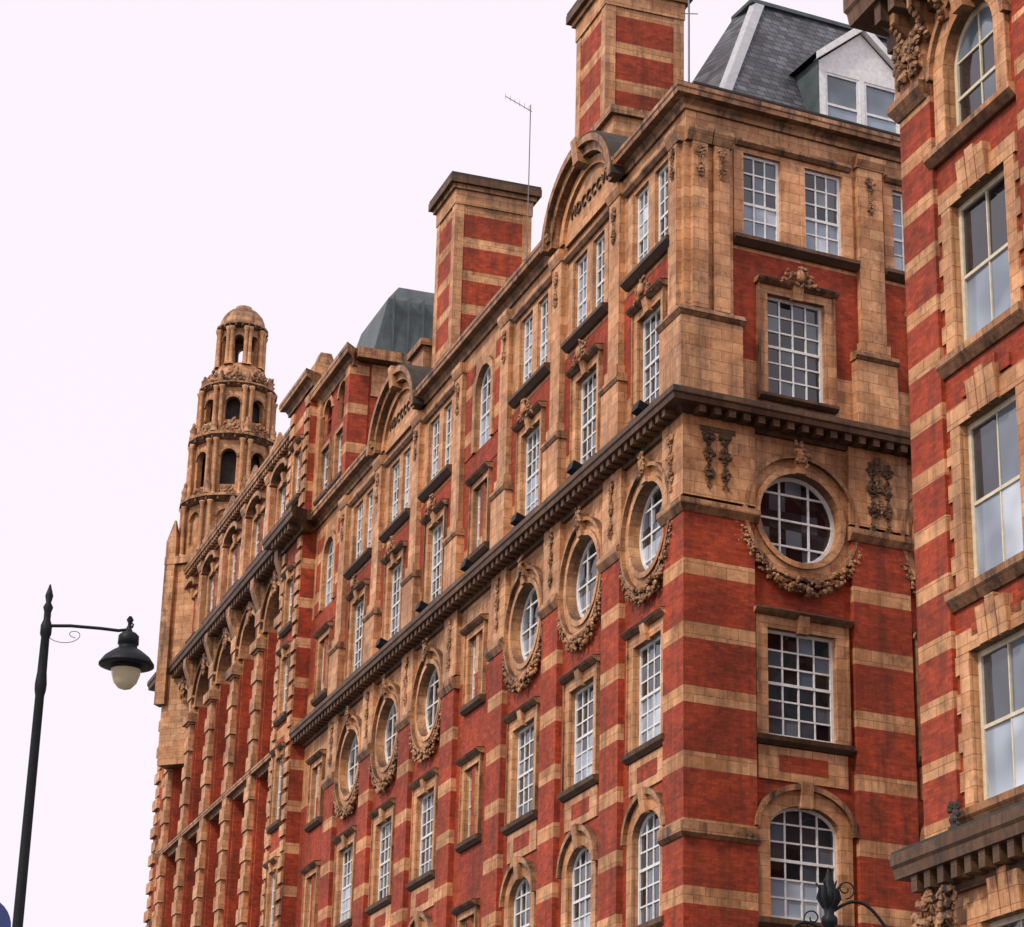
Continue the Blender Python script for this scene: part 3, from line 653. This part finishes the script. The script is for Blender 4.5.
# ================================================================== GROUND
def sheet(name,mat,s0,s1,d0,d1,z0,z1=None):
    r=P(None,name,ML,SL)
    if z1 is None: r.quad(mat,(s0,d0,z0),(s1,d0,z0),(s1,d1,z0),(s0,d1,z0))
    else: r.box(mat,s0,s1,d0,d1,z0,z1)
    r.build(); o=bpy.data.objects[name+'_'+mat]; o.name=name; return o
sheet('ground','ground_mat',-1500,1500,-1500,1500,-.004)
sheet('road','asphalt',-200,300,3.5,17.5,0)
r=P(None,'side_road',ML,SL); r.quad('asphalt',(-8.5,3.5,0),(-2.8,3.5,0),(4,-120,0),(-1.7,-120,0)); r.build(); bpy.data.objects['side_road_asphalt'].name='side_road'
pv=empty('pavement'); r=P(pv,'slab',ML,SL)
for a,b_,c,d_ in ((-2.6,120,.0,3.3),(-80,-8.7,0,3.3),(-200,300,17.7,24)): r.box('paving',a,b_,c,d_,-.1,.12)
r.box('kerb_stone',-2.6,120,3.3,3.5,-.1,.125); r.box('kerb_stone',-80,-8.7,3.3,3.5,-.1,.125); r.box('kerb_stone',-200,300,17.5,17.7,-.1,.125); r.build()
mk=empty('road_markings'); r=P(mk,'line',ML,SL)
for k in range(40): r.quad('road_paint',(-60+k*5,10.45,.004),(-57.5+k*5,10.45,.004),(-57.5+k*5,10.6,.004),(-60+k*5,10.6,.004))
for dd in (3.75,3.95,17.05,17.25): r.quad('road_paint',(-80,dd,.004),(150,dd,.004),(150,dd+.08,.004),(-80,dd+.08,.004))
r.build()
# ================================================================== STREET FURNITURE
def az(a,hd,z=0): return Vector((hd*math.sin(R_(a)),hd*math.cos(R_(a)),z))
def tube(root,name,pts,rad,mat,taper=None):
    cu=bpy.data.curves.new(name,'CURVE'); cu.dimensions='3D'; cu.bevel_depth=rad; cu.bevel_resolution=4; cu.use_fill_caps=True
    sp=cu.splines.new('POLY'); sp.points.add(len(pts)-1)
    for i,q in enumerate(pts):
        sp.points[i].co=(*q,1)
        if taper: sp.points[i].radius=taper[i]
    cu.materials.append(MATS[mat]); o=bpy.data.objects.new(name,cu); sc.collection.objects.link(o); o.parent=root; return o
lp=empty('street_lamp',az(-11.03,20))
pP=P(lp,'post',Matrix.Identity(4),1)
lathe(pP,'black_iron',[(.15,0),(.15,.12),(.11,.2),(.10,1.0),(.12,1.05),(.10,1.12),(.058,1.3),(.048,4.0),(.056,4.03),(.056,4.12),(.046,4.16),(.038,6.9),(.048,6.95),(.05,7.0),(.04,7.1),(.036,7.4),(.048,7.43),(.048,7.5),(.03,7.55),(.03,7.62),(.042,7.66),(.022,7.7),(.034,7.76),(.006,7.86)],16,True)
ARM=.69
pQ=P(lp,'lantern',Matrix.Translation((ARM,0,0)),1)
lathe(pQ,'black_iron',[(.012,7.60),(.03,7.57),(.015,7.54),(.02,7.49),(.03,7.47),(.06,7.455),(.085,7.43),(.088,7.36),(.075,7.35),(.08,7.325),(.12,7.30),(.19,7.245),(.228,7.19),(.23,7.175),(.19,7.17),(.13,7.165)],24,True)
lathe(pQ,'lamp_bowl_glass',[(.125,7.168),(.118,7.1),(.095,7.03),(.055,6.985),(.01,6.97)],24,True)
lathe(pQ,'black_iron',[(.132,7.17),(.134,7.14),(.12,7.14)],24,True)
pP.build(); pQ.build()
tube(lp,'arm',[(0,0,7.50),(.2,0,7.505),(.45,0,7.49),(.60,0,7.475),(.67,0,7.485),(.69,0,7.52)],.014,'black_iron')
tube(lp,'arm_tip',[(.67,0,7.50),(.70,0,7.55),(.72,0,7.53),(.71,0,7.50)],.008,'black_iron')
scr=[]
for i in range(30):
    t=i/29; a=math.pi*(1.1+2.2*t); rr=.10*(1-.7*t); scr.append((.15+rr*math.cos(a)*1.2+.12*t,0,7.42+rr*math.sin(a)*.7))
tube(lp,'arm_scroll',scr,.003,'black_iron')
sg=empty('traffic_sign',az(-11.83,12)); q=P(sg,'sign',Matrix.Identity(4),1)
lathe(q,'grey_metal',[(.038,0),(.038,3.8)],12,True); q.build()
q=P(sg,'disc',Matrix.Translation((0,-.05,3.62))@Matrix.Rotation(R_(90),4,'X'),1)
lathe(q,'blue_paint',[(.15,-.004),(.15,.004)],32); q.build()
ol=empty('ornate_lamp_post',az(7.62,25)); q=P(ol,'post',Matrix.Identity(4),1)
lathe(q,'black_iron',[(.22,0),(.22,.3),(.14,.5),(.12,1.4),(.15,1.5),(.08,1.6),(.06,5.4),(.1,5.45),(.1,5.55),(.055,5.6),(.05,6.1),(.085,6.14),(.085,6.2),(.05,6.24),(.06,6.32),(.10,6.4),(.09,6.48),(.05,6.53),(.06,6.57),(.03,6.62),(.005,6.72)],14,True)
for k in range(6):
    t=k*math.pi/3
    tube(ol,'leaf',[(.05*math.cos(t),.05*math.sin(t),6.3),(.11*math.cos(t),.11*math.sin(t),6.4),(.09*math.cos(t),.09*math.sin(t),6.5),(.13*math.cos(t),.13*math.sin(t),6.56)],.016,'black_iron',[1,1.3,1,.4])
q.build()
for sgn in (1,-1):
    arc=[(sgn*(.05+.72*i/16),0,6.28+.12*math.sin(math.pi*i/12)-.42*(i/16)**2.6) for i in range(17)]
    if sgn<0: arc=[(x*.9,y,z-.22) for x,y,z in arc]
    tube(ol,'arm',arc,.017,'black_iron')
    sp_=[]
    for i in range(34):
        t=i/33; a=math.pi*(-.5+2.6*t); rr=.10*(1-.8*t); sp_.append((sgn*(.17+rr*math.cos(a)),0,6.5+rr*math.sin(a)-(.3 if sgn<0 else 0)))
    tube(ol,'scroll',sp_,.008,'black_iron')
    z=arc[-1][2]; qq=P(ol,'lantern',Matrix.Translation((arc[-1][0],0,z-.62)),1)
    lathe(qq,'black_iron',[(.02,.64),(.05,.6),(.06,.5),(.17,.42),(.2,.36),(.18,.35)],16,True); lathe(qq,'lamp_bowl_glass',[(.17,.35),(.16,.2),(.1,.08),(.02,.03)],16,True); qq.build()
ta=empty('tv_aerial',C+dL*16.6-nL*1.5)
tube(ta,'mast',[(0,0,34),(0,0,42.2)],.018,'grey_metal'); tube(ta,'boom',[(-.85,0,42.5),(.05,.1,42.0)],.013,'grey_metal')
for k in range(6):
    x=-.85+k*.16; z=42.5-.5*(x+.85)/.9
    tube(ta,'element',[(x,-.22,z-.02),(x,.22,z+.02)],.006,'grey_metal')
tb=empty('roof_mast',C+dL*2.0-nL*.95)
tube(tb,'mast',[(0,0,33.6),(0,0,41.5)],.028,'grey_metal'); tube(tb,'crossbar',[(-.25,0,37.4),(.25,0,37.4)],.014,'grey_metal')
# ================================================================== LIGHT
w=bpy.data.worlds.new('World'); sc.world=w; w.use_nodes=True; nt=w.node_tree
for n in list(nt.nodes): nt.nodes.remove(n)
sky=N(nt,'ShaderNodeTexSky',sky_type='NISHITA'); sky.sun_disc=False
sunv=Vector((-.50,-.50,.70)).normalized()
sky.sun_elevation=math.asin(sunv.z); sky.sun_rotation=math.atan2(sunv.x,sunv.y)
b1=N(nt,'ShaderNodeBackground'); b1.inputs[1].default_value=.08; nt.links.new(sky.outputs[0],b1.inputs[0])
b2=N(nt,'ShaderNodeBackground'); b2.inputs[0].default_value=(1.0,.915,1.0,1); b2.inputs[1].default_value=1.05
mx=N(nt,'ShaderNodeMixShader'); mx.inputs[0].default_value=.93; nt.links.new(b1.outputs[0],mx.inputs[1]); nt.links.new(b2.outputs[0],mx.inputs[2])
o=N(nt,'ShaderNodeOutputWorld'); nt.links.new(mx.outputs[0],o.inputs[0])
sd=bpy.data.lights.new('sun','SUN'); sd.energy=2.5; sd.angle=R_(8); sd.color=(1,.92,.80)
so=bpy.data.objects.new('sun',sd); sc.collection.objects.link(so); so.rotation_euler=sunv.to_track_quat('Z','Y').to_euler(); so.location=(-20,-20,60)
# ================================================================== CAMERA
th_,ro=R_(20.783),R_(1.530)
r0=Vector((1,0,0));u0=Vector((0,-math.sin(th_),math.cos(th_)));f0=Vector((0,math.cos(th_),math.sin(th_)))
r=r0*math.cos(ro)+u0*math.sin(ro); u=-r0*math.sin(ro)+u0*math.cos(ro)
cd=bpy.data.cameras.new('camera'); cd.sensor_width=36; cd.lens=2463.9/1024*36; cd.clip_end=5000
co=bpy.data.objects.new('camera',cd); sc.collection.objects.link(co)
co.matrix_world=Matrix(((r.x,u.x,-f0.x,0),(r.y,u.y,-f0.y,0),(r.z,u.z,-f0.z,1.6),(0,0,0,1)))
sc.camera=co
